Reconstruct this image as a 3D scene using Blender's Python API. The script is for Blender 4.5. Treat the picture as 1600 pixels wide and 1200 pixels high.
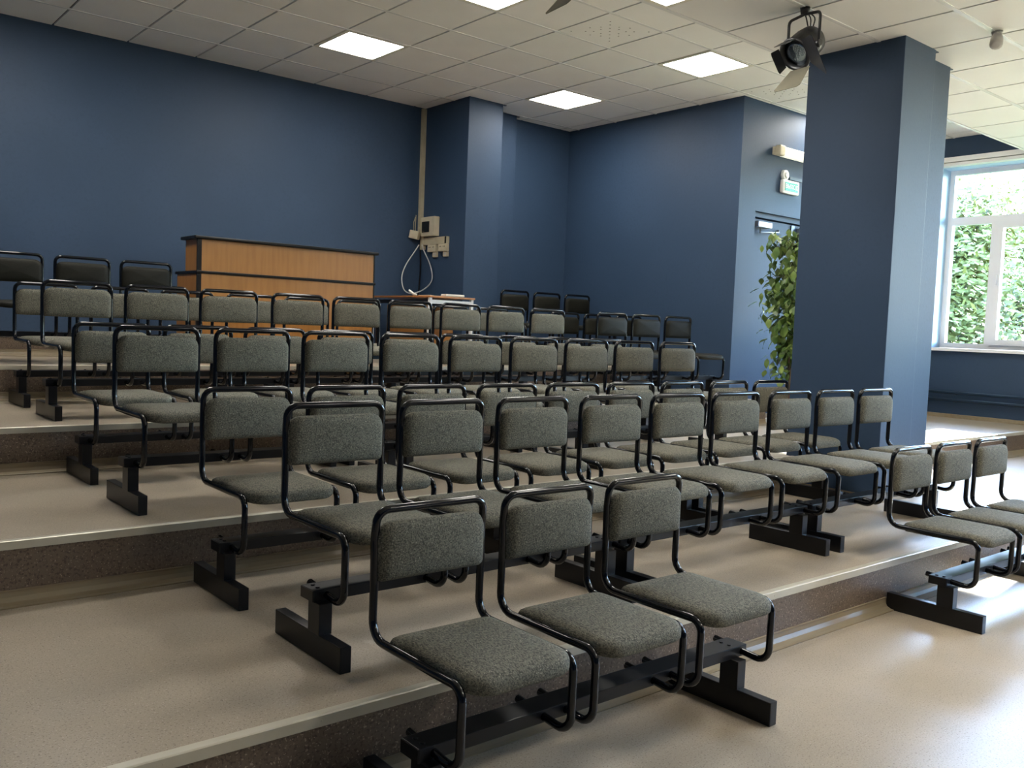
import bpy, bmesh, math, random
from mathutils import Vector, Matrix, Quaternion
for o in list(bpy.data.objects): bpy.data.objects.remove(o)
S = bpy.context.scene
COL = S.collection
rnd = random.Random(7)

# ------------------------------------------------------------------ camera
EYE = 1.292
yaw, pit, rol = 0.6948613912850751, -0.062038956697331706, 0.038917083964316784
f = Vector((math.sin(yaw)*math.cos(pit), math.cos(yaw)*math.cos(pit), math.sin(pit)))
r = Vector((math.cos(yaw), -math.sin(yaw), 0)); u = r.cross(f)
r2 = r*math.cos(rol) + u*math.sin(rol); u2 = u*math.cos(rol) - r*math.sin(rol)
cam = bpy.data.cameras.new('camera'); co = bpy.data.objects.new('camera', cam); COL.objects.link(co)
co.matrix_world = Matrix(((r2.x, u2.x, -f.x, 0), (r2.y, u2.y, -f.y, 0), (r2.z, u2.z, -f.z, EYE), (0, 0, 0, 1)))
cam.sensor_width = 36; cam.lens = 1399.14/1600*36; cam.clip_start = 0.05; cam.clip_end = 500
S.camera = co
# ------------------------------------------------------------------ world, sun, exposure
S.view_settings.view_transform = 'Standard'; S.view_settings.look = 'None'
S.view_settings.gamma = 1; S.view_settings.use_curve_mapping = False
S.view_settings.exposure = 0.35
W = bpy.data.worlds.new('sky'); S.world = W; W.use_nodes = True
wn = W.node_tree; wn.nodes.clear()
sky = wn.nodes.new('ShaderNodeTexSky'); sky.sky_type = 'NISHITA'; sky.sun_disc = False
sky.sun_elevation = math.radians(30); sky.sun_rotation = math.radians(85); sky.altitude = 100; sky.ozone_density = 5; sky.dust_density = .4
bg = wn.nodes.new('ShaderNodeBackground'); wo = wn.nodes.new('ShaderNodeOutputWorld')
SKY_STRENGTH = 5.7
bg.inputs['Strength'].default_value = SKY_STRENGTH
wn.links.new(sky.outputs[0], bg.inputs[0]); wn.links.new(bg.outputs[0], wo.inputs[0])
SUN_STRENGTH = 55.0
sl = bpy.data.lights.new('sun', 'SUN'); sl.energy = SUN_STRENGTH; sl.angle = math.radians(0.6); sl.color = (1, .97, .93)
so = bpy.data.objects.new('sun', sl); COL.objects.link(so)
sd = Vector((-1, -0.12, -math.tan(math.radians(29))))
so.rotation_euler = sd.to_track_quat('-Z', 'Y').to_euler(); so.location = (20, 4, 12)
S.cycles.use_denoising = True
S.cycles.max_bounces = 8; S.cycles.diffuse_bounces = 5; S.cycles.glossy_bounces = 4
S.cycles.transmission_bounces = 4; S.cycles.transparent_max_bounces = 8
S.cycles.sample_clamp_indirect = 6
S.cycles.caustics_reflective = False; S.cycles.caustics_refractive = False
PANEL = 30.0
# room constants (metres, floor z = 0)
ZU = 3.666; ZL = 3.263; YE = 3.757
LV = [0, .229, .459, .692, .922, 1.10]
NY = [0, 2.12, 3.57, 5.06, 6.60, 7.95]
XW = 10.5; XL = -1.3; YB = 8.39; YF = -4.5
# windows daylight portals
WINS = [(3.60, 4.96), (2.55, 3.25), (-.45, .95), (-2.5, -1.1)]
WZ0, WZ1 = 1.262, 3.335
for k, (a, b) in enumerate(WINS):
    al = bpy.data.lights.new('window_portal', 'AREA'); al.shape = 'RECTANGLE'; al.size = b-a; al.size_y = WZ1-WZ0
    al.cycles.is_portal = True
    ao = bpy.data.objects.new('window_portal', al); COL.objects.link(ao)
    ao.location = (XW+.30, (a+b)/2, (WZ0+WZ1)/2)
    ao.rotation_euler = Vector((-1, 0, 0)).to_track_quat('-Z', 'Z').to_euler()

# ------------------------------------------------------------------ materials
def mat(name, col, rough=.5, metal=0, spec=.5, noise=None, bump=None, emit=None, coat=0):
    m = bpy.data.materials.new(name); m.use_nodes = True; nt = m.node_tree
    b = nt.nodes['Principled BSDF']
    b.inputs['Base Color'].default_value = (*col, 1); b.inputs['Roughness'].default_value = rough
    b.inputs['Metallic'].default_value = metal; b.inputs['Specular IOR Level'].default_value = spec
    b.inputs['Coat Weight'].default_value = coat
    tc = nt.nodes.new('ShaderNodeTexCoord')
    if noise:   # list of (scale, colour2, lo, hi) layered
        prev = None
        for (sc, c2, lo, hi, det) in noise:
            n = nt.nodes.new('ShaderNodeTexNoise'); n.inputs['Scale'].default_value = 1; n.inputs['Detail'].default_value = det
            mp = nt.nodes.new('ShaderNodeMapping'); mp.inputs['Scale'].default_value = sc if isinstance(sc, tuple) else (sc,)*3
            nt.links.new(tc.outputs['Object'], mp.inputs[0]); nt.links.new(mp.outputs[0], n.inputs['Vector'])
            rp = nt.nodes.new('ShaderNodeMapRange'); rp.inputs[1].default_value = lo; rp.inputs[2].default_value = hi
            nt.links.new(n.outputs['Fac'], rp.inputs[0])
            mx = nt.nodes.new('ShaderNodeMix'); mx.data_type = 'RGBA'
            nt.links.new(rp.outputs[0], mx.inputs[0])
            if prev is None: mx.inputs[6].default_value = (*col, 1)
            else: nt.links.new(prev, mx.inputs[6])
            mx.inputs[7].default_value = (*c2, 1); prev = mx.outputs[2]
        nt.links.new(prev, b.inputs['Base Color'])
    if bump:
        n = nt.nodes.new('ShaderNodeTexNoise'); n.inputs['Scale'].default_value = bump[0]; n.inputs['Detail'].default_value = 3
        bp = nt.nodes.new('ShaderNodeBump'); bp.inputs['Strength'].default_value = bump[1]; bp.inputs['Distance'].default_value = bump[2]
        nt.links.new(tc.outputs['Object'], n.inputs['Vector']); nt.links.new(n.outputs['Fac'], bp.inputs['Height'])
        nt.links.new(bp.outputs[0], b.inputs['Normal'])
    if emit:
        b.inputs['Emission Color'].default_value = (*emit[0], 1); b.inputs['Emission Strength'].default_value = emit[1]
    return m
PAINT = mat('blue_wall_paint', (.030, .058, .109), .55, spec=.3, noise=[(1.5, (.034, .064, .119), .4, .65, 3), (40, (.028, .055, .104), .5, .8, 2)], bump=(60, .12, .003))
PIPEP = mat('blue_pipe_paint', (.028, .052, .09), .35)
TILE = mat('ceiling_tile_white', (.89, .88, .86), .75, noise=[(2, (.86, .85, .83), .4, .7, 2)], bump=(180, .1, .001))
TILEV = mat('ceiling_tile_lower', (.86, .85, .83), .45, noise=[(2, (.83, .82, .80), .4, .7, 2)])
TBAR = mat('white_grid_bar', (.90, .90, .89), .18)
GROOVE = mat('grey_groove', (.10, .095, .09), .7)
LINO = mat('beige_linoleum', (.395, .335, .255), .34, spec=.3, noise=[(3, (.43, .365, .28), .4, .65, 3), (170, (.19, .15, .11), .58, .70, 2), (230, (.62, .55, .46), .66, .74, 1)], bump=(5, .05, .01))
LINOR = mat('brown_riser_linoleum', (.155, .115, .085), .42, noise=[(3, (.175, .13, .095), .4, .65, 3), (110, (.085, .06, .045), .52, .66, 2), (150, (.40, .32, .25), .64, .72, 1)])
COVE = mat('beige_cove_strip', (.30, .245, .16), .35, noise=[((1, 30, 30), (.26, .20, .13), .4, .7, 2)])
NOSE = mat('worn_metal_nosing', (.62, .59, .49), .36, metal=.15, noise=[(5, (.54, .50, .40), .4, .7, 4)])
BLACK = mat('black_gloss_tube', (.004, .005, .008), .12, spec=.45)
BEAM = mat('black_satin_steel', (.007, .008, .011), .33, spec=.35)
FABRIC = mat('grey_heather_fabric', (.158, .150, .118), .85, spec=.2, noise=[((240, 90, 240), (.070, .070, .058), .47, .57, 3), (250, (.33, .315, .245), .60, .70, 2)], bump=(500, .35, .002))
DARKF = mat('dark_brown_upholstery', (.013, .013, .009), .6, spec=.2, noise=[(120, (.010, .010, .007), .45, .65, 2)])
PLY = mat('dark_seat_board', (.02, .018, .015), .6)
WOOD = mat('orange_wood_laminate', (.335, .150, .034), .38, noise=[((30, 30, 2.5), (.295, .128, .028), .42, .62, 3)])
WOODT = mat('table_wood_laminate', (.40, .17, .05), .32, noise=[((18, 2, 2), (.33, .13, .035), .42, .62, 4)])
BTRIM = mat('black_edge_trim', (.006, .005, .005), .3, spec=.25)
WMET = mat('white_painted_metal', (.72, .74, .76), .35)
CREAM = mat('cream_plastic', (.55, .50, .37), .45, noise=[(8, (.48, .43, .31), .4, .7, 2)])
CREAMD = mat('cream_trunking', (.46, .415, .295), .5, noise=[(8, (.38, .34, .24), .4, .7, 2)])
WPL = mat('white_plastic', (.72, .72, .70), .4)
DARKGL = mat('dark_window_cover', (.012, .013, .012), .15)
GREYCABLE = mat('grey_white_cable', (.50, .52, .52), .4)
PVC = mat('white_pvc_frame', (.86, .88, .92), .3)
ALU = mat('grey_closer_metal', (.42, .44, .46), .35, metal=.6)
PAPER = mat('white_paper', (.75, .73, .68), .6)
LAMP = mat('lit_prismatic_diffuser', (.9, .9, .85), .5, emit=((1, .955, .88), PANEL), noise=None)
TUBEL = mat('lit_wall_lamp_diffuser', (.9, .9, .8), .5, emit=((1, .97, .86), .55))
LFRAME = mat('lamp_frame', (.75, .72, .62), .4)
GREEN = mat('green_sign_face', (.01, .30, .20), .4, emit=((.02, .50, .36), .12))
SIGNW = mat('sign_letters', (.8, .9, .85), .4, emit=((.8, 1, .95), .25))
SPOTB = mat('black_lamp_housing', (.012, .012, .014), .38)
FLAP = mat('grey_lit_flap', (.13, .12, .085), .45, noise=[(9, (.10, .095, .07), .4, .7, 3)])  # khaki grey paints in the light this flap reflects
LENS = mat('spotlight_lens', (.45, .55, .65), .05, metal=.9)
BRASSY = mat('reflector', (.55, .48, .30), .2, metal=.8)
SENSOR = mat('grey_sensor_plastic', (.42, .41, .39), .5)
BARK = mat('brown_bark', (.06, .045, .03), .8)
LEAF = mat('ficus_leaf', (.06, .12, .025), .38, noise=[(4, (.16, .23, .05), .4, .62, 2)])
POT = mat('brown_pot', (.10, .05, .03), .5)
SOIL = mat('soil', (.03, .02, .015), .9)
TREEL = mat('tree_leaf', (.13, .14, .03), .6, noise=[(.8, (.22, .215, .05), .4, .6, 3)])
GRASS = mat('outdoor_grass', (.10, .16, .05), .9, noise=[(.5, (.16, .20, .08), .4, .6, 3)])
REVEAL = mat('pale_blue_reveal_paint', (.42, .60, .78), .5)
RAIL = mat('white_curtain_rail', (.78, .78, .76), .35)
# leaves let some light through
for m_ in (TREEL, LEAF):
    m_.node_tree.nodes['Principled BSDF'].inputs['Transmission Weight'].default_value = 0
def glass():
    m = bpy.data.materials.new('window_glass'); m.use_nodes = True; nt = m.node_tree; nt.nodes.clear()
    t = nt.nodes.new('ShaderNodeBsdfTransparent'); t.inputs[0].default_value = (.95, .98, .97, 1)
    g = nt.nodes.new('ShaderNodeBsdfGlossy'); g.inputs['Roughness'].default_value = .02
    lw = nt.nodes.new('ShaderNodeFresnel'); lw.inputs[0].default_value = 1.25
    mx = nt.nodes.new('ShaderNodeMixShader'); o = nt.nodes.new('ShaderNodeOutputMaterial')
    nt.links.new(lw.outputs[0], mx.inputs[0]); nt.links.new(t.outputs[0], mx.inputs[1]); nt.links.new(g.outputs[0], mx.inputs[2])
    nt.links.new(mx.outputs[0], o.inputs[0]); return m
GLASS = glass()

# ------------------------------------------------------------------ helpers
class MB:
    def __init__(s): s.v = []; s.f = []; s.sm = []
    def add(s, vs, fs, smooth=False):
        n = len(s.v); s.v += [tuple(v) for v in vs]; s.f += [tuple(i+n for i in q) for q in fs]; s.sm += [smooth]*len(fs)
        return s
    def box(s, x0, x1, y0, y1, z0, z1, b=0):
        if b <= 0:
            return s.add([(x0, y0, z0), (x1, y0, z0), (x1, y1, z0), (x0, y1, z0), (x0, y0, z1), (x1, y0, z1), (x1, y1, z1), (x0, y1, z1)],
                         [(0, 3, 2, 1), (4, 5, 6, 7), (0, 1, 5, 4), (1, 2, 6, 5), (2, 3, 7, 6), (3, 0, 4, 7)])
        bm = bmesh.new(); bmesh.ops.create_cube(bm, size=1)
        for v in bm.verts: v.co = Vector(((x0+x1)/2+v.co.x*(x1-x0), (y0+y1)/2+v.co.y*(y1-y0), (z0+z1)/2+v.co.z*(z1-z0)))
        bmesh.ops.bevel(bm, geom=bm.edges[:], offset=b, segments=2, profile=.6, affect='EDGES')
        bm.verts.index_update(); s.add([v.co for v in bm.verts], [[v.index for v in q.verts] for q in bm.faces]); bm.free(); return s
    def rings(s, rings, cap0=True, cap1=True, smooth=True, close=False):
        n = len(rings[0]); vs = [p for R in rings for p in R]; fs = []
        m = len(rings)
        for i in range(m if close else m-1):
            a = i*n; b = ((i+1) % m)*n
            for k in range(n): fs.append((a+k, a+(k+1) % n, b+(k+1) % n, b+k))
        base = len(s.v); s.add(vs, fs, smooth)
        if cap0 and not close: s.add([rings[0][k] for k in range(n)], [tuple(reversed(range(n)))], False)
        if cap1 and not close: s.add([rings[-1][k] for k in range(n)], [tuple(range(n))], False)
        return s
    def tube(s, pts, rad, seg=8, cap=True, close=False):
        pts = [Vector(p) for p in pts]; n = len(pts); rg = []
        rads = rad if isinstance(rad, (list, tuple)) else [rad]*n
        t0 = (pts[1]-pts[0]).normalized(); up = Vector((0, 0, 1)) if abs(t0.z) < .9 else Vector((1, 0, 0))
        nx = t0.cross(up).normalized()
        for i, p in enumerate(pts):
            if close: t = (pts[(i+1) % n]-pts[i-1]).normalized()
            elif i == 0: t = t0
            elif i == n-1: t = (pts[-1]-pts[-2]).normalized()
            else: t = ((pts[i+1]-p).normalized()+(p-pts[i-1]).normalized()).normalized()
            nx = (nx-t*nx.dot(t)).normalized(); ny = t.cross(nx)
            rg.append([p+(nx*math.cos(2*math.pi*k/seg)+ny*math.sin(2*math.pi*k/seg))*rads[i] for k in range(seg)])
        return s.rings(rg, cap, cap, True, close)
    def cyl(s, a, b, ra, rb=None, seg=16):
        return s.tube([a, b], [ra, ra if rb is None else rb], seg)
    def mesh(s, name, m):
        me = bpy.data.meshes.new(name); me.from_pydata(s.v, [], s.f); me.update()
        me.polygons.foreach_set('use_smooth', s.sm)
        for x in (m if isinstance(m, list) else [m]): me.materials.append(x)
        bm = bmesh.new(); bm.from_mesh(me); bmesh.ops.remove_doubles(bm, verts=bm.verts, dist=1e-5)
        bmesh.ops.recalc_face_normals(bm, faces=bm.faces); bm.to_mesh(me); bm.free(); return me
    def build(s, name, m, parent=None, loc=None):
        return link(name, s.mesh(name, m), parent, loc)
def link(name, me, parent=None, loc=None):
    o = bpy.data.objects.new(name, me); COL.objects.link(o)
    if parent: o.parent = parent
    if loc is not None: o.location = loc
    return o
def thing(name, label, cat, loc=(0, 0, 0), rz=0, group=None):
    o = bpy.data.objects.new(name, None); COL.objects.link(o); o.location = loc; o.rotation_euler = (0, 0, rz)
    o.empty_display_size = .1; return tag(o, label, cat, group)
def tag(o, label, cat, group=None):
    o['label'] = label; o['category'] = cat
    if group: o['group'] = group
    return o
def struct(name, mb, m, parent=None):
    o = mb.build(name, m, parent)
    if parent is None: o['kind'] = 'structure'
    return o
def B(*a, **k): return MB().box(*a, **k)
def fillet(P, R, n=5):
    out = [Vector(P[0])]
    for i in range(1, len(P)-1):
        p = Vector(P[i]); a = Vector(P[i-1])-p; b = Vector(P[i+1])-p
        rr = R[i] if isinstance(R, (list, tuple)) else R
        an = a.angle(b); d = min(rr/math.tan(an/2), a.length*.49, b.length*.49); re = d*math.tan(an/2)
        A = p+a.normalized()*d; Bp = p+b.normalized()*d
        c = p+(a.normalized()+b.normalized()).normalized()*(re/math.sin(an/2))
        va = A-c; vb = Bp-c; th = va.angle(vb)
        for k in range(n+1):
            t = k/n; out.append(c+(va*math.sin((1-t)*th)+vb*math.sin(t*th))/math.sin(th))
    out.append(Vector(P[-1])); return out
def rrect(w, h, rads, n=5):   # centred outline, rads for (-,-),(+,-),(+,+),(-,+)
    pts = []
    for (sx, sy, a0), R in zip(((-1, -1, math.pi), (1, -1, 1.5*math.pi), (1, 1, 0), (-1, 1, .5*math.pi)), rads):
        cx = sx*(w/2-R); cy = sy*(h/2-R)
        for k in range(n+1):
            a = a0+k/n*math.pi/2; pts.append((cx+R*math.cos(a), cy+R*math.sin(a)))
    return pts

# ------------------------------------------------------------------ structure: floors and steps
XE = 7.42   # side wall of the seating niche
floor = struct('floor', B(XL, XW, YF, NY[1]+.02, -.2, 0), LINO)
seg_ends = {1: XW, 2: XW, 3: XE, 4: XE, 5: 4.2}
def cove_profile(y, z, x0, x1):   # quarter cove with lips, along X, wall on +Y side
    pr = [(y, z), (y-.052, z), (y-.052, z+.004), (y-.036, z+.006), (y-.018, z+.014), (y-.009, z+.030), (y-.006, z+.046), (y-.007, z+.053), (y, z+.055)]
    return MB().rings([[(x, a, b) for a, b in pr] for x in (x0, x1)], smooth=False)
plats = []
for k in range(1, 6):
    y1 = YB+.1 if k > 1 else YB+.1
    nxt = NY[k+1] if k < 5 else YB
    x1 = seg_ends[k]
    mb = B(XL, x1, NY[k], nxt+.02 if k < 5 else YB, LV[k-1]-.05, LV[k])
    if k == 2: mb.box(XE-.02, XW, NY[3]+.02, 5.5, LV[1]-.05, LV[2])
    p = mb.build('seating_tier', LINO); p['kind'] = 'structure'
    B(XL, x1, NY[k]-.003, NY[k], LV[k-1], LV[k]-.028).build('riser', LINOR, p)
    cove_profile(NY[k]-.003, LV[k-1], XL, x1).build('cove_strip', COVE, p)
    # nosing laid in lengths
    xs = XL; ln = [1.9, 2.52, 2.7, 2.7, 2.7, 2.7, 2.7]; i = 0
    while xs < x1-.05:
        xe = min(x1, xs+ln[i % 7]); i += 1
        nb = MB(); y = NY[k]; z = LV[k]
        pr = [(y-.008, z-.028), (y-.003, z-.028), (y-.003, z-.002), (y+.030, z), (y+.030, z+.002), (y-.002, z+.0035), (y-.007, z+.001)]
        nb.rings([[(x, a, b) for a, b in pr] for x in (xs+.0007, xe-.0007)], smooth=False)
        xx = xs+.12
        while xx < xe:
            nb.cyl((xx, y-.0075, z-.013), (xx, y-.0095, z-.013), .0035, seg=6); xx += .42
        nb.build('nosing_strip', NOSE, p); xs = xe
# cove strips round walls on the window-side tier
B(XW-.02, XW, NY[2], 5.5, LV[2], LV[2]+.045).build('baseboard_window', COVE)['kind'] = 'structure'
B(XE+.1, XW-.02, 5.48, 5.5, LV[2], LV[2]+.045).build('baseboard_door', COVE)['kind'] = 'structure'
# ------------------------------------------------------------------ walls
H = ZU+.25
struct('wall_back', B(XL, 6.5, YB, YB+.2, -.2, H), PAINT)
struct('wall_back_right', B(6.0, XE+.2, 8.0, YB, -.2, H), PAINT)
struct('wall_niche_side', B(XE, XE+.18, 5.5, 8.0, -.2, H), PAINT)
wd = MB(); DX0, DX1, DZ = 7.70, 9.25, 2.575
wd.box(XE+.18, DX0, 5.5, 5.7, -.2, H).box(DX1, XW+.4, 5.5, 5.7, -.2, H).box(DX0, DX1, 5.5, 5.7, DZ, H).box(DX0, DX1, 5.5, 5.7, -.2, LV[2])
wd.box(XE+.18, XW+.4, 5.7, 5.9, -.2, H)
struct('wall_door', wd, PAINT)
struct('wall_left', B(XL-.2, XL, YF-.2, YB+.2, -.2, H), PAINT)
struct('wall_front', B(XL, XW+.4, YF-.2, YF, -.2, H), PAINT)
ww = MB(); ys = [5.5]
for (a, b) in WINS: ys += [b, a]
ys.append(YF)
for i in range(0, len(ys), 2): ww.box(XW, XW+.4, ys[i+1], ys[i], -.2, H)
for (a, b) in WINS: ww.box(XW, XW+.4, a, b, -.2, WZ0).box(XW, XW+.4, a, b, WZ1, H)
struct('wall_window', ww, PAINT)
# columns
def column(x0, x1, x2, y0, y1, y2, z0, zt):
    return struct('column', MB().box(x0, x1, y0, y2, z0, zt, .004).box(x1-.01, x2, y1, y2, z0, zt, .004), PAINT)
c1 = column(5.60, 6.05, 6.48, 7.58, 7.87, 8.45, LV[4]-.1, H)
c2 = column(5.63, 6.045, 6.49, 2.95, 3.055, 3.645, LV[1]-.1, H)
for c_, z0, (a, b, c) in ((c2, LV[1], (2.95, 3.055, 3.57)),):
    B(5.618, 5.63, a-.012, c-.06, z0, z0+.05).build('cove_strip', COVE, c_)
    B(5.618, 6.045, a-.012, a, z0, z0+.05).build('cove_strip', COVE, c_)
    B(6.05, 6.50, b-.012, b, z0, z0+.05).build('cove_strip', COVE, c_)
# dark strips imitating the shadow jags where ceiling tiles are cut round the columns
for (x, y, z) in ((6.045, 2.95, ZL), (6.49, 3.055, ZL)):
    B(x, x+.05, y+.005, y+.035, z-.006, z-.001).build('shadow_strip', PIPEP, c2)
for (x, y, z) in ((6.05, 7.58, ZU), (6.48, 7.87, ZU)):
    B(x, x+.05, y+.005, y+.035, z-.006, z-.001).build('shadow_strip', PIPEP, c1)
# ------------------------------------------------------------------ ceilings
OX, OY = 1.856, 8.446          # upper grid origin: X = OX+.6i, Y = OY-.6j
GX, GY = 4.806, 3.732
def blocked(x0, x1, y0, y1):   # inside walls
    if y0 >= 8.0-.02 and x0 > 6.0: return True
    if x0 >= XE-.02 and y0 >= 5.5-.02: return True
    return False
cu = MB(); cu.box(XL, XW+.0, YE-.0, YB, ZU+.016, ZU+.06)
CU = struct('ceiling', cu, GROOVE); CU.name = 'ceiling'
up_l = {(3, 2), (3, 5), (7, 2), (7, 5), (-1, 2), (-1, 5), (11, 5)}  # the pair near the left wall is unseen, added for lighting
tile_cache = {}
def tile(w, d, m, par, x, y, z, name='ceiling_tile', holes=False):
    key = (round(w, 3), round(d, 3), m.name)
    if key not in tile_cache:
        g = .009
        tile_cache[key] = MB().box(-w/2+g, w/2-g, -d/2+.004, d/2-.004, 0, .014, .0025 if False else 0).mesh(name, m)
    return link(name, tile_cache[key], par, (x, y, z))
stuffu = MB()
for i in range(-6, 15):
    for j in range(0, 8):
        x0 = OX+.6*i; x1 = x0+.6; y1 = OY-.6*j; y0 = y1-.6
        x0 = max(x0, XL); x1 = min(x1, XW); y1 = min(y1, YB); y0 = max(y0, YE)
        if x1-x0 < .02 or y1-y0 < .02 or (i, j) in up_l: continue
        if blocked(x0, x1, y0, y1): continue
        if x0 > 6.0 and y1 > 8.0: y1 = 8.0
        if x0 < XE < x1 and y0 >= 5.5: x1 = XE
        if x0 >= XE-.01 and y1 > 5.5: y1 = 5.5
        if x1-x0 < .02 or y1-y0 < .02: continue
        if i < -2: stuffu.box(x0+.006, x1-.006, y0+.004, y1-.004, ZU, ZU+.014); continue
        t = tile(x1-x0, y1-y0, TILE, CU, (x0+x1)/2, (y0+y1)/2, ZU)
o = stuffu.build('ceiling_tiles', TILE, CU); o['kind'] = 'stuff'
tb = MB()
for j in range(0, 9):
    y = OY-.6*j
    if YE < y < 8.0: tb.box(XL, XW if y < 5.5 else XE, y-.012, y+.012, ZU-.004, ZU+.004)
tb.build('grid_bar', TBAR, CU)
# lower ceiling with its step face
cl = MB(); cl.box(XL, XW, YF, YE-.02, ZL+.016, ZL+.06).box(XL, XW, YE-.02, YE, ZL, ZU+.05)
CLo = struct('ceiling_lower', cl, GROOVE)
B(XL, XW, YE, YE+.003, ZL, ZU).build('step_face', TILE, CLo)
B(XL, XW, YE-.025, YE+.004, ZL-.004, ZL+.012).build('edge_trim', TBAR, CLo)
lo_l = {(-2, 0), (6, 8), (-2, 4), (2, 8), (-2, 8), (2, 4), (6, 4)}  # all but the one at the ceiling edge are unseen, added for lighting
stl = MB()
for i in range(-11, 11):
    for j in range(0, 14):
        x0 = GX+.6*i; x1 = x0+.6; y1 = GY-.6*j; y0 = y1-.6
        x0 = max(x0, XL); x1 = min(x1, XW); y0 = max(y0, YF)
        if x1-x0 < .02 or y1-y0 < .02 or (i, j) in lo_l: continue
        if j > 5 or i < -4: stl.box(x0+.005, x1-.005, y0+.004, y1-.004, ZL, ZL+.014); continue
        tile(x1-x0, y1-y0, TILEV, CLo, (x0+x1)/2, (y0+y1)/2, ZL)
o = stl.build('ceiling_tiles', TILEV, CLo); o['kind'] = 'stuff'
tb = MB()
for j in range(1, 14): tb.box(XL, XW, GY-.6*j-.014, GY-.6*j+.014, ZL-.004, ZL+.004)
tb.build('grid_bar', TBAR, CLo)
# perforated dots (small dark holes) on two tiles
def dots(i, j):
    cx = OX+.6*i+.3; cy = OY-.6*j-.3; mb = MB(); pts = []
    for k in range(-3, 4): pts.append((k*.055, k*.055))
    for d in (.10, .15, .24): pts += [(d*.9, -d*.9), (-d*.9, d*.9)]
    for a in (.035, .075, .13):
        pts += [(a+.05, a-.05), (a-.05, a+.05), (-a+.05, -a-.05), (-a-.05, -a+.05)] if a != .13 else [(.17, -.05), (.05, -.17), (-.17, .05), (-.05, .17)]
    for (a, b) in pts: mb.cyl((cx+a, cy+b, ZU-.0004), (cx+a, cy+b, ZU+.004), .0065, seg=8)
    mb.build('perforation', GROOVE, CU)
dots(5, 5); dots(9, 5)
# ------------------------------------------------------------------ ceiling lights
def clight(cx, cy, z, label):
    t = thing('ceiling_light', label, 'ceiling light', (cx, cy, z), group='square lit panels in the suspended ceiling')
    fr = MB(); a, b = .297, .262
    for (x0, x1, y0, y1) in ((-a, a, -a, -b), (-a, a, b, a), (-a, -b, -b, b), (b, a, -b, b)): fr.box(x0, x1, y0, y1, -.006, .012)
    fr.build('frame', LFRAME, t)
    B(-b, b, -b, b, .0, .01).build('diffuser', LAMP, t)
    return t
names_u = {(3, 2): 'lit square ceiling panel nearest the corner of the plain back wall, leftmost whole one',
           (3, 5): 'lit square ceiling panel cut by the top edge, left of the dangling flap',
           (7, 2): 'lit square ceiling panel just right of the back wall pilaster, smallest one',
           (7, 5): 'lit square ceiling panel between the pilaster and the spotlight column',
           (-1, 2): 'lit square ceiling panel out of view near the left wall, rear one',
           (-1, 5): 'lit square ceiling panel out of view near the left wall, front one',
           (11, 5): 'lit square ceiling panel near the window wall, hidden behind the column'}
for (i, j) in sorted(up_l): clight(OX+.6*i+.3, OY-.6*j-.3, ZU, names_u[(i, j)])
for n, (i, j) in enumerate(sorted(lo_l)):
    lb = 'lit square panel at the edge of the lower ceiling, cut by the top edge' if (i, j) == (-2, 0) else \
        'unseen lower ceiling panel added for light, %s' % ['', 'above the photographer on the left', 'far in front on the left', 'above the front floor in the middle', 'far in front in the middle', 'near the windows', 'far in front near the windows'][n]
    clight(GX+.6*i+.3, GY-.6*j-.3, ZL, lb)

# ------------------------------------------------------------------ windows
def window(n, a, b):
    x = XW+.22; w = MB(); z0, z1 = WZ0+.0, WZ1
    fw = .06; zt = 2.74; m0 = a+(b-a)*.60
    w.box(x, x+.07, a, a+fw, z0, z1).box(x, x+.07, b-fw, b, z0, z1).box(x, x+.07, a+fw, b-fw, z0, z0+fw).box(x, x+.07, a+fw, b-fw, z1-fw, z1)
    w.box(x, x+.07, a+fw, b-fw, zt-.045, zt+.045).box(x, x+.07, m0-.04, m0+.04, z0+fw, zt-.045)
    o = w.build('window_%d' % n, PVC); o['kind'] = 'structure'
    s = MB(); y0, y1, q0, q1 = a+fw-.01, m0-.03, z0+fw-.01, zt-.035
    s.box(x-.02, x+.05, y0, y0+.065, q0, q1).box(x-.02, x+.05, y1-.065, y1, q0, q1).box(x-.02, x+.05, y0+.065, y1-.065, q0, q0+.065).box(x-.02, x+.05, y0+.065, y1-.065, q1-.065, q1)
    s.build('sash', PVC, o)
    h = MB(); h.box(x-.03, x-.02, y1-.045, y1-.02, 2.05, 2.12).box(x-.05, x-.03, y1-.042, y1-.024, 1.99, 2.10, .004); h.build('handle', PVC, o)
    for (p, q_, c, d) in ((a+fw, b-fw, zt+.045, z1-fw), (m0+.04, b-fw, z0+fw, zt-.045), (y0+.065, y1-.065, q0+.065, q1-.065)):
        B(x+.03, x+.034, p, q_, c, d).build('pane', GLASS, o)
    for (p, q_, c, d) in ((a, a+.003, z0, z1), (b-.003, b, z0, z1), (a+.003, b-.003, z1-.003, z1)):
        B(XW+.002, x, p, q_, c, d).build('reveal', REVEAL, o)
    sill = MB(); sill.box(XW-.05, x, a-.03, b+.03, z0-.035, z0, .004); sill.build('sill', PVC, o)
for n, (a, b) in enumerate(WINS): window(n+1, a, b)
# curtain rail
rl = MB(); rl.box(XW-.11, XW-.0, YF+.2, 5.35, 3.375, 3.43).box(XW-.10, XW-.0, YF+.2, 5.35, 3.333, 3.367)
tag(rl.build('curtain_rail', RAIL), 'long white double curtain rail above the windows on the window wall', 'curtain rail')
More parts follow.
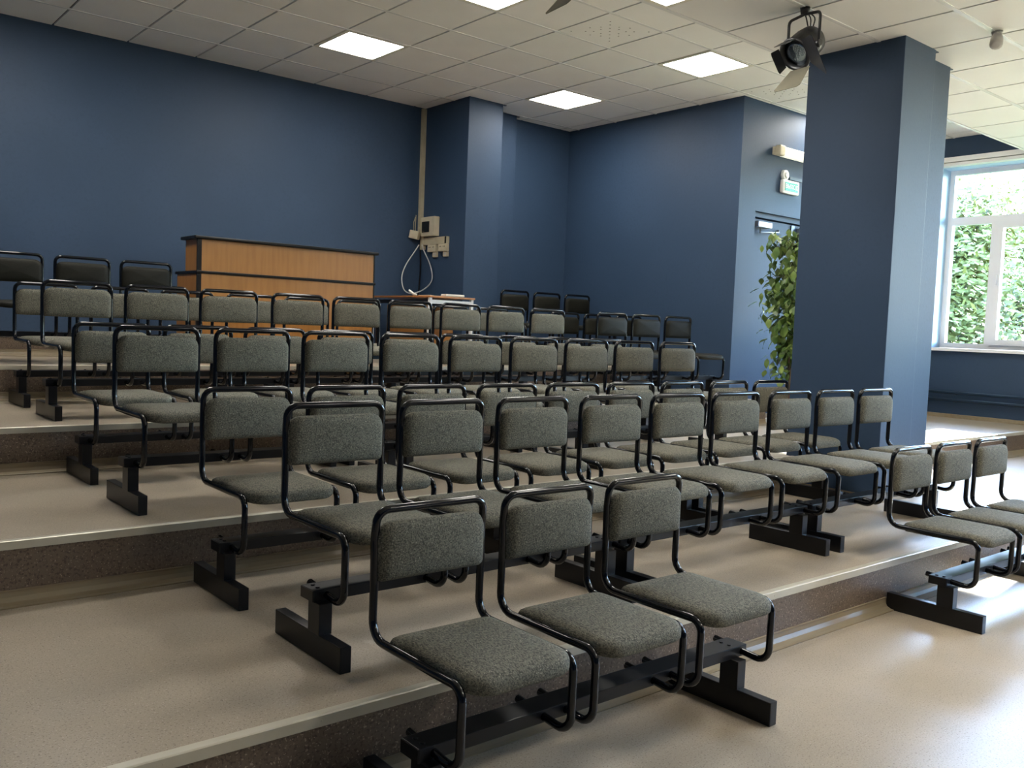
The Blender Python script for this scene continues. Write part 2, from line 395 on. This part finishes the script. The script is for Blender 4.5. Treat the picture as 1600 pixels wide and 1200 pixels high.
# heating pipes
for z, lb in ((.752, 'upper blue-painted heating pipe along the wall below the window sill'), (.668, 'lower blue-painted heating pipe along the wall just above the baseboard')):
    p = MB().tube([(XW-.045, 5.49, z), (XW-.045, YF, z)], .017, 10).build('heating_pipe', PIPEP); tag(p, lb, 'pipe', 'heating pipes under the windows')
    br = MB()
    for y in (4.62, 2.9, .9): br.box(XW-.05, XW, y-.012, y+.012, z-.024, z-.014)
    br.build('bracket', PIPEP, p)
# ------------------------------------------------------------------ door
dm = MB()
mid = 8.475
def leaf(x0, x1): return MB().box(x0, x1, 5.575, 5.615, LV[2]+.01, DZ-.06, .003)
dd = MB().box(DX0, DX0+.05, 5.54, 5.66, LV[2], DZ).box(DX1-.05, DX1, 5.54, 5.66, LV[2], DZ).box(DX0+.05, DX1-.05, 5.54, 5.66, DZ-.05, DZ)
door = struct('door_1', dd, PAINT)
leaf(DX0+.052, mid-.004).build('door_leaf', PAINT, door); leaf(mid+.004, DX1-.052).build('door_leaf', PAINT, door)
B(mid-.03, mid+.03, 5.563, 5.575, LV[2]+.02, DZ-.07).build('cover_strip', PIPEP, door)
for (x, s) in ((DX0+.12, 1), (mid+.12, 1)):
    c = MB().box(x-.04, x+.20, 5.51, 5.574, DZ-.15, DZ-.09, .008).build('door_closer', ALU, door)
    MB().tube([(x+.05, 5.55, DZ-.16), (x+.05, 5.55, DZ-.20), (x+.30, 5.50, DZ-.18), (x+.42, 5.58, DZ-.14)], .009, 6).build('closer_arm', ALU, c)
MB().tube([(mid-.09, 5.575, 1.4), (mid-.09, 5.53, 1.42), (mid-.09, 5.53, 1.62), (mid-.09, 5.575, 1.64)], .01, 6).build('door_handle', ALU, door)
# ------------------------------------------------------------------ things on the door wall
t = thing('wall_lamp', 'lit white batten lamp on the pale wall above the exit sign', 'lamp', (7.93, 5.5, 3.21))
B(.0, 1.20, -.03, 0, -.04, .04, .004).build('base', CREAM, t)
MB().rings([[(x, y, z) for y, z in ((-.03, -.05), (-.075, -.045), (-.095, -.02), (-.095, .02), (-.075, .045), (-.03, .05))] for x in (.09, 1.11)], smooth=False).build('diffuser', TUBEL, t)
for x in (.0, 1.11): B(x, x+.09, -.098, -.03, -.052, .052, .012).build('end_cap', CREAM, t)
t = thing('exit_sign', 'green exit sign with white Cyrillic letters in white frame above the door', 'sign', (8.09, 5.5, 2.80))
B(0, .30, -.045, 0, -.0, .145, .02).build('housing', WPL, t)
B(.035, .265, -.049, -.045, .03, .115).build('sign_face', GREEN, t)
cu_ = bpy.data.curves.new('sign_text', 'FONT'); cu_.body = 'ВЫХОД'; cu_.size = .062; cu_.extrude = .001; cu_.align_x = 'CENTER'; cu_.align_y = 'CENTER'
tmp = bpy.data.objects.new('text_source', cu_); COL.objects.link(tmp); bpy.context.view_layer.update()
me_ = bpy.data.meshes.new_from_object(tmp.evaluated_get(bpy.context.evaluated_depsgraph_get())); bpy.data.objects.remove(tmp)
me_.materials.clear(); me_.materials.append(SIGNW); to = link('lettering', me_)
to.parent = t; to.location = (.15, -.051, .0725); to.rotation_euler = (math.pi/2, 0, 0)
t = thing('alarm_sounder', 'small round white alarm sounder on top of the exit sign corner', 'alarm', (8.15, 5.5, 2.99))
MB().cyl((0, 0, 0), (0, -.035, 0), .055, .05, 20).build('body', WPL, t); MB().cyl((0, -.035, 0), (0, -.05, 0), .03, .022, 16).build('grille', WPL, t)
tag(B(8.24, 9.6, 5.478, 5.5, 2.955, 2.985).build('cable_trunking', PIPEP), 'thin blue-painted cable trunking running right from the exit sign', 'trunking')
# ------------------------------------------------------------------ ficus
def ficus(cx, cy, z0):
    t = thing('potted_ficus', 'tall leafy green ficus standing behind the front column by the door', 'plant', (cx, cy, z0))
    pb = MB(); pb.rings([[(rr*math.cos(2*math.pi*k/20), rr*math.sin(2*math.pi*k/20), z) for k in range(20)] for rr, z in ((.11, 0), (.15, .26), (.165, .26), (.165, .29), (.15, .29), (.145, .25))], smooth=False)
    pb.build('pot', POT, t); MB().cyl((0, 0, .2), (0, 0, .25), .143, seg=20).build('soil', SOIL, t)
    tr = MB(); rr = random.Random(3); stems = []
    for s in range(3):
        a = s*2.1; pts = []
        for k in range(12):
            h = .22+k*.147; pts.append(Vector((.03*math.cos(a+k*.7)-.02*(k/11), .03*math.sin(a+k*.7), h)))
        tr.tube(pts, [.014-.0008*k for k in range(12)], 6); stems.append(pts)
    tips = []
    for k in range(110):
        s = rr.choice(stems); h = rr.uniform(.12, 1.0)**.7
        p = s[min(11, int(h*11))]; a = rr.uniform(0, 6.28); L = rr.uniform(.08, .34)*(1.1 if h > .5 else .6)
        q = p+Vector((math.cos(a)*L, math.sin(a)*L, rr.uniform(-.08, .12))); m_ = (p+q)/2+Vector((0, 0, .05))
        tr.tube([p, m_, q], [.004, .003, .002], 4, cap=False); tips += [q, m_, q*.6+m_*.4]
    tr.build('trunk', BARK, t)
    metas = []
    for v in range(3):
        L = .078+.010*v; w = .023+.003*v; mb = MB()
        ys = [0, .25, .5, .75, 1]; ws = [.12, .85, 1, .6, .0]; vs = []; 
        for y_, w_ in zip(ys, ws): vs += [(-w*w_, y_*L, -.012*y_*y_), (0, y_*L, .007*w_-.02*y_*y_), (w*w_, y_*L, -.012*y_*y_)]
        fs = []
        for k in range(4): a = 3*k; fs += [(a, a+1, a+4, a+3), (a+1, a+2, a+5, a+4)]
        mb.add(vs, fs, True); metas.append(mb.mesh('leaf', LEAF))
    for k in range(290):
        q = rr.choice(tips); o = link('leaf', metas[k % 3], t)
        off = Vector((rr.gauss(0, .045), rr.gauss(0, .045), rr.gauss(0, .06)))
        o.location = q+off; o.rotation_euler = (rr.uniform(-1.5, -.2), rr.uniform(-.5, .5), rr.uniform(0, 6.28))
        s = rr.uniform(.8, 1.25); o.scale = (s, s, s)
    mb = MB()
    for k in range(1100):
        q = rr.choice(tips)+Vector((rr.gauss(0, .05), rr.gauss(0, .05), rr.gauss(0, .06))); s = rr.uniform(.8, 1.2)
        M = Matrix.LocRotScale(q, Matrix.Rotation(rr.uniform(0, 6.28), 3, 'Z') @ Matrix.Rotation(rr.uniform(-1.5, -.2), 3, 'X'), Vector((s, s, s)))
        me = metas[k % 3]; mb.add([M @ v.co for v in me.vertices], [tuple(p.vertices) for p in me.polygons], True)
    fo = bpy.data.meshes.new('foliage'); fo.from_pydata(mb.v, [], mb.f); fo.materials.append(LEAF); fo.polygons.foreach_set('use_smooth', [True]*len(mb.f))
    fo = link('foliage', fo, t); fo['kind'] = 'stuff'
ficus(7.66, 4.95, LV[2])
# ------------------------------------------------------------------ things by the corner of the back wall
t = thing('cable_trunking', 'cream vertical cable trunking running down the corner left of pilaster', 'trunking', (5.6, YB, 0))
B(-.052, -.002, -.035, 0, 2.30, ZU-.01).build('duct', CREAMD, t)
B(-.040, -.004, -.10, -.035, 2.12, 2.47).build('lower_duct', CREAMD, t)
t = thing('breaker_box', 'cream square electrical box with dark window on the pilaster', 'electrical box', (5.6, 8.165, 2.36), group=None)
bb = MB().box(-.075, -.002, -.125, .125, -.105, .105, .008); bb.build('housing', CREAM, t)
B(-.079, -.075, -.035, .105, -.062, .055).build('window', DARKGL, t)
t = thing('horizontal_trunking', 'short cream horizontal trunking under the electrical box', 'trunking', (5.6, 8.1, 2.205))
B(-.04, -.002, -.25, .185, -.038, .038).build('duct', CREAMD, t); B(-.041, -.04, -.245, -.215, -.036, .036).build('end_gap', BTRIM, t)
for y, lb in ((8.125, 'left cream double socket under the horizontal trunking'), (7.925, 'right cream double socket under the horizontal trunking')):
    t = thing('power_socket', lb, 'socket', (5.6, y, 2.125), group='sockets on the pilaster')
    B(-.045, -.002, -.075, .075, -.038, .040, .006).build('housing', CREAM, t)
    for q in (-.035, .03):
        for e in (-.012, .012): MB().cyl((-.045, q+e, .012), (-.0458, q+e, .012), .006, seg=8).build('socket_hole', BTRIM, t)
for y, lb in ((8.085, 'left small cream data outlet below its power socket'), (7.89, 'right small cream data outlet below its power socket')):
    t = thing('data_outlet', lb, 'outlet', (5.6, y, 2.065), group='small outlets on the pilaster')
    B(-.028, -.002, -.037, .037, -.035, .020, .004).build('housing', CREAM, t); B(-.030, -.028, -.02, .02, -.018, .006).build('port', SENSOR, t)
t = thing('junction_box', 'small cream junction box hanging askew left of the electrical box', 'junction box', (5.475, 8.335, 2.275))
jb = B(-.03, .03, -.055, .055, -.045, .045, .008).build('housing', CREAM, t); jb.rotation_euler = (.2, 0, .5)
MB().tube([(.01, 0, .04), (.02, .02, .12), (.03, .03, .22)], .004, 6).build('lead', CREAMD, t); MB().tube([(.0, .02, .04), (.01, .04, .14), (.035, .05, .20)], .004, 6).build('lead', CREAMD, t)
# hanging loop of cable
pts = []
loop = [(5.54, 8.34, 2.17), (5.47, 8.33, 2.08), (5.36, 8.32, 1.93), (5.31, 8.31, 1.80), (5.335, 8.30, 1.67), (5.42, 8.29, 1.63), (5.50, 8.22, 1.66), (5.55, 8.13, 1.73), (5.565, 8.10, 1.82), (5.56, 8.15, 1.96), (5.555, 8.26, 2.10), (5.555, 8.30, 2.17)]
def smooth(P, n=5):
    P = [Vector(p) for p in P]; out = []
    for i in range(len(P)-1):
        a = P[max(0, i-1)]; b = P[i]; c = P[i+1]; d = P[min(len(P)-1, i+2)]
        for k in range(n):
            t = k/n; out.append(.5*((2*b)+(c-a)*t+(2*a-5*b+4*c-d)*t*t+(3*b-a-3*c+d)*t**3))
    out.append(P[-1]); return out
tag(MB().tube(smooth(loop), .0065, 6).build('cable_loop', GREYCABLE), 'grey-white cable hanging in a loop beside the electrical box', 'cable')
tag(MB().tube(smooth([(5.565, 8.352, 2.12), (5.575, 8.35, 1.9), (5.56, 8.36, 1.5), (5.575, 8.36, LV[4]+.2)]), .007, 6).build('hanging_cord', BTRIM), 'thin black cord running down the corner behind the cable loop', 'cable')
# ------------------------------------------------------------------ reception desk on the top tier
Z4 = LV[4]
t = thing('reception_desk', 'orange wood reception desk with raised counter and black edges on top tier', 'desk', (2.665, 7.20, Z4))
DW = 1.635
B(0, DW, 0, .02, .06, .99).build('front_panel', WOOD, t)
B(-.0, .018, .02, .27, .735, .99).build('side_panel', WOOD, t); B(DW-.018, DW, .02, .27, .735, .99).build('side_panel', WOOD, t)
B(-.0, .018, .02, .46, .0, .72).build('side_panel', WOOD, t); B(DW-.018, DW, .02, .46, .0, .72).build('side_panel', WOOD, t)
B(.018, DW-.018, .25, .266, .735, .99).build('back_panel', WOOD, t)
B(-.035, DW+.03, -.03, .30, .99, 1.016, .008).build('counter_top', BTRIM, t)
B(-.012, DW+.012, -.012, .48, .715, .738, .006).build('desk_top', BTRIM, t)
for x in (-.004, DW-.008): B(x, x+.035 if x < 0 else x+.012, -.004, .016, .06, .99).build('corner_trim', BTRIM, t)
B(.02, DW-.02, -.002, .02, .0, .06).build('plinth', BTRIM, t)
# table
t = thing('school_table', 'wooden table with white metal frame beside the reception desk', 'table', (4.80, 7.02, Z4))
B(0, .54, 0, 1.10, .632, .65, .002).build('tabletop', WOODT, t)
for x in (.01, .50):
    for y in (.01, 1.06): B(x, x+.028, y, y+.028, 0, .632).build('leg', WMET, t)
B(.038, .50, .012, .03, .575, .612).build('frame_rail', WMET, t); B(.012, .03, .038, 1.06, .575, .612).build('frame_rail', BTRIM, t)
B(.51, .53, .038, 1.06, .575, .612).build('frame_rail', BTRIM, t)
B(.04, .50, .30, .312, .18, .56).build('modesty_panel', WOOD, t)
B(.035, .055, .1, .8, .16, .56).build('side_board', WOOD, t)
t = MB().rings([[(x, y, z) for (x, z) in ((0, .004), (.06, .001), (.3, .001), (.36, .003), (.36, .006), (.3, .004), (.06, .004), (0, .007))] for y in (0, .20)], smooth=False)
pp = t.build('paper_sheet', PAPER); pp.location = (4.86, 7.10, Z4+.65); tag(pp, 'curled white paper sheet lying on the wooden table', 'paper')
pp2 = B(0, .22, 0, .09, 0, .022, .006).build('cloth_roll', PAPER); pp2.location = (4.99, 7.02, Z4+.651); tag(pp2, 'cream folded cloth at the near edge of the wooden table', 'cloth')
bend = MB().tube([(0, 0, .006), (-.03, .01, .012), (-.06, .02, .035), (-.075, .025, .05)], [.012, .012, .014, .008], 6).build('paper_tube', PAPER)
bend.location = (4.84, 7.30, Z4+.652); tag(bend, 'white curled paper tube standing up at the table edge', 'paper')

# ------------------------------------------------------------------ benches
CW, PT, TR = .402, .464, .012
def frame_mesh(seg, n):
    x0, x1 = TR, CW-TR
    side = [(-.197, .209), (-.30, .198), (-.422, .186), (-.424, .403), (-.30, .402), (.006, .404), (.004, .56), (.006, .69), (-.002, .770)]
    rad = [0, .2, .048, .040, .2, .058, .2, .2, .055]
    P = [(x0, y, z) for y, z in side]+[(x1, y, z) for y, z in reversed(side)]
    R = rad+rad[::-1]
    return MB().tube(fillet(P, R, n), TR, seg).mesh('tube_frame', BLACK)
def back_mesh(n, m):
    w, h = CW-2*TR*.75-.012, .168; mb = MB(); rg = []
    base = rrect(w, h, (.016, .016, .048, .048), n)
    def ring(inset, y, k=1):
        sx = (w-2*inset)/w*k; sz = (h-2*inset)/h*k
        return [(CW/2+a*sx, y+.016*((2*a*sx/w)**2)-.008, .650+b*sz) for a, b in base]
    for ins, y, k in ((.035, -.0335, .02), (.035, -.0335, .4), (.035, -.033, .8), (.03, -.0325, 1), (.014, -.0295, 1), (.005, -.023, 1), (0, -.014, 1), (0, .002, 1), (.004, .008, 1), (.014, .012, 1), (.03, .013, .5)):
        rg.append(ring(ins, y, k))
    return mb.rings(rg).mesh('backrest', m)
def seat_mesh(n, m):
    w, d = CW-2*TR-.012, .402; mb = MB(); rg = []
    base = rrect(w, d, (.075, .075, .03, .03), n)
    def ring(ins, z):
        sx = (w-2*ins)/w; sy = (d-2*ins)/d
        out = []
        for a, b in base:
            y = -.258+b*sy; fr = max(0, (-y-.36)/.10)
            out.append((CW/2+a*sx, y, z-.010*fr*fr))
        return out
    for ins, z in ((.02, .384), (.006, .385), (0, .392), (0, .410), (.004, .419), (.014, .4255), (.035, .430), (.09, .433), (.16, .4335)): rg.append(ring(ins, z))
    return mb.rings(rg).mesh('seat', m)
FM = frame_mesh(12, 6); FML = frame_mesh(8, 4)
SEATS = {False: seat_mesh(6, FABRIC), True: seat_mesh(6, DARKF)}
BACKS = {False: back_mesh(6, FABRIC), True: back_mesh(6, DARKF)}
BW = 2*PT+CW
beam_m = MB().box(-.035, BW+.016, -.313, -.228, .178, .217, .003)
beam_m.box(-.037, -.034, -.311, -.230, .180, .215)
BEAMM = beam_m.mesh('beam', BEAM)
st = MB().box(0, .045, -.345, -.270, .080, .180, .002)
POSTM = st.mesh('post', BEAM)
FOOTM = MB().box(.002, .040, -.480, -.030, .0, .082, .003).mesh('foot', BEAM)
BOLTM = MB().cyl((0, -.255, .217), (0, -.255, .221), .007, seg=8).cyl((0, -.288, .217), (0, -.288, .221), .007, seg=8).mesh('bolt', BEAM)
def bench(x, y, z, label, group, dark=False, near=False, pitch=PT):
    t = thing('three_seat_bench', label, 'bench', (x, y, z), group=group)
    link('beam', BEAMM, t)
    for sx in (-.030, BW-.075+.001):
        p = link('post', POSTM, t, (sx, 0, 0)); link('foot', FOOTM, p, (0, 0, 0)); link('bolt', BOLTM, p, (.022, 0, 0))
    for k in range(3):
        fr = link('tube_frame', FM if near else FML, t, (k*pitch, 0, 0))
        link('seat', SEATS[dark], fr); link('backrest', BACKS[dark], fr)
    return t
G = 'rows of grey three-seat benches'
Z1, Z2, Z3 = LV[1], LV[2], LV[3]
T3 = ['left', 'middle', 'right']
bench(1.295, 2.136, 0, 'nearest grey three-seat bench standing on the lowest floor, large in the foreground', G, near=True)
bench(4.21, 2.136, 0, 'grey three-seat bench on the lowest floor at the right edge by the window light', G, near=True)
for s, x in enumerate((1.345, 2.742, 4.164)):
    bench(x, 2.817, Z1, 'grey three-seat bench, %s of the front row on the first tier' % T3[s], G, near=True)
for s, x in enumerate((1.332, 2.725, 4.115)):
    bench(x, 3.541, Z1, 'grey three-seat bench, %s of the rear row on the first tier' % T3[s], G)
for s, x in enumerate((1.197, 2.594, 3.984)):
    bench(x, 4.258, Z2, 'grey three-seat bench, %s of the front row on the second tier' % T3[s], G)
for s, x in enumerate((1.215, 2.62, 4.04)):
    bench(x, 5.04, Z2, 'grey three-seat bench, %s of the rear row on the second tier' % T3[s], G)
for s, x in enumerate((1.221, 2.643, 4.048)):
    bench(x, 5.765, Z3, 'grey three-seat bench, %s of the front row on the third tier' % T3[s], G)
for s, x in enumerate((1.225, 2.64, 4.055)):
    bench(x, 6.55, Z3, 'grey three-seat bench, %s of the rear row on the third tier' % T3[s], G)
D = 'dark upholstered three-seat benches'
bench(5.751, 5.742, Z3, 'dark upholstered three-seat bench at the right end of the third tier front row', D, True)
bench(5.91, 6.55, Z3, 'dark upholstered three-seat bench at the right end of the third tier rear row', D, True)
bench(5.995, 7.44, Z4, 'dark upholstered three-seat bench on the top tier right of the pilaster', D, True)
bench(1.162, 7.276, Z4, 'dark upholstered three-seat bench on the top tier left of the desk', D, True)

# ------------------------------------------------------------------ stage spotlights
def spotlight(loc, rz, label, lowest=0.0):
    t = thing('stage_spotlight', label, 'spotlight', loc, rz, group='stage spotlights under the lower ceiling')
    t.scale = (.86, .86, .86)
    # own frame: shines towards -X and down
    MB().cyl((0, 0, -.045), (0, 0, 0), .028, .035, 14).build('ceiling_mount', SPOTB, t)
    yk = fillet([(0, -.135, -.30), (0, -.135, -.06), (0, 0, -.045), (0, .135, -.06), (0, .135, -.30)], .03, 4)
    MB().tube(yk, .011, 6).build('yoke', SPOTB, t)
    ax = Vector((-.78, 0, -.62)).normalized(); c = Vector((0, 0, -.27)); e1 = Vector((0, 1, 0)); e2 = ax.cross(e1)
    rg = []
    for s, rr in ((-.16, .045), (-.15, .075), (-.12, .098), (-.05, .108), (.08, .108), (.085, .118), (.105, .118), (.105, .100), (.07, .098)):
        rg.append([c+ax*s+(e1*math.cos(2*math.pi*k/24)+e2*math.sin(2*math.pi*k/24))*rr for k in range(24)])
    b = MB().rings(rg, True, False).build('housing', SPOTB, t)
    MB().rings([[c+ax*s+(e1*math.cos(2*math.pi*k/24)+e2*math.sin(2*math.pi*k/24))*rr for k in range(24)] for s, rr in ((.066, .099), (.082, .06), (.088, .002))], True, False).build('lens', LENS, b)
    MB().cyl(c+e1*.105, c+e1*.150, .022, seg=10).cyl(c-e1*.105, c-e1*.150, .022, seg=10).build('knob', SPOTB, b)
    for k in range(3):
        MB().tube(smooth([(0.02*k-.02, .01*k, -.01), (.05+.02*k, .03-.02*k, -.05), (.07+.02*k, .02, -.12), tuple(c-ax*.15)]), .005, 5).build('power_lead', SPOTB, t)
    # barn doors: hinged flaps round the rim
    def flap(dirv, w0, w1, L, open_, m):
        side = dirv.cross(ax).normalized(); o = c+ax*.105+dirv*.105
        d = (ax*math.cos(open_)+dirv*math.sin(open_)).normalized(); n = side.cross(d).normalized()*.0015
        pts = [o-side*w0, o+side*w0, o+d*L*.92+side*w1, o+d*L+side*(w1-.02), o+d*L-side*(w1-.02), o+d*L*.92-side*w1]
        vs = [p+n for p in pts]+[p-n for p in pts]; q = len(pts)
        fs = [tuple(range(q)), tuple(reversed(range(q, 2*q)))]+[(k, (k+1) % q, (k+1) % q+q, k+q) for k in range(q)]
        MB().add(vs, fs).build('barn_door', m, t)
    up = (-e2 if e2.z < 0 else e2)
    flap(up, .06, .07, .08, .1, SPOTB); flap(-up, .085, .115, .21, .22, FLAP)
    flap(e1, .07, .08, .08, .1, SPOTB); flap(-e1, .085, .14, .26, .95, SPOTB)
    return t
spotlight((4.77, 3.135, ZL), math.radians(-8), 'black stage spotlight with open flaps hanging from the lower ceiling beside the column')
spotlight((2.93, 3.135, ZL), math.radians(-8), 'black stage spotlight above the photo, only a flap corner showing at the top edge')
t = thing('motion_sensor', 'small grey sensor hanging from the lower ceiling grid right of the column', 'sensor', (5.94, 2.52, ZL))
MB().cyl((0, 0, -.02), (0, 0, 0), .030, .034, 14).build('base', SENSOR, t)
MB().tube([(0, 0, -.015), (-.02, -.01, -.05), (-.05, -.02, -.095), (-.055, -.022, -.10)], [.024, .036, .038, .020], 12).build('head', SENSOR, t)
# ------------------------------------------------------------------ outdoors
B(XW+.6, 60, -40, 50, -3.3, -3.2).build('ground', GRASS)['kind'] = 'structure'
def tree(x, y, zb, h, rad, seed, label):
    rr = random.Random(seed); t = thing('garden_tree', label, 'tree', (x, y, zb), group='trees outside the window')
    tr = MB().tube([(0, 0, 0), (.1, .1, h*.3), (-.05, .2, h*.6), (0, .1, h*.85)], [.22, .16, .10, .03], 8)
    cl_ = []
    for k in range(26):
        a = rr.uniform(0, 6.28); hh = rr.uniform(.30, .92)*h; L = rad*rr.uniform(.4, .95)*math.sin(math.pi*min(1, hh/h*.9+.08))**.5
        q = Vector((math.cos(a)*L, math.sin(a)*L, hh+rr.uniform(-.2, .6))); cl_.append(q)
        tr.tube([(0, .1, hh*.8), tuple(q*.6+Vector((0, 0, hh*.34))), tuple(q)], [.06, .04, .015], 5, cap=False)
    tr.build('trunk', BARK, t)
    vs = []; fs = []
    for k in range(24000):
        q = rr.choice(cl_); p = q+Vector((rr.gauss(0, .42), rr.gauss(0, .42), rr.gauss(0, .36)))
        a = Vector((rr.gauss(0, 1), rr.gauss(0, 1), rr.gauss(0, .6))).normalized(); b = a.orthogonal().normalized(); s = rr.uniform(.045, .10)
        n = len(vs); vs += [p-a*s, p+b*s*.5, p+a*s, p-b*s*.5]; fs.append((n, n+1, n+2, n+3))
    m = MB(); m.add(vs, fs); me = bpy.data.meshes.new('foliage'); me.from_pydata([tuple(v) for v in vs], [], fs); me.materials.append(TREEL)
    o = link('foliage', me, t); o['kind'] = 'stuff'
tree(17.0, 7.7, -3.2, 7.3, 1.2, 11, 'leafy green tree outside, left one seen through the window')
tree(23.5, 8.6, -3.2, 8.4, 2.0, 12, 'leafy green tree outside, right one seen through the window')
tree(26.0, -1.5, -3.2, 8.5, 2.6, 13, 'leafy green tree outside, hidden to the right of the window view')
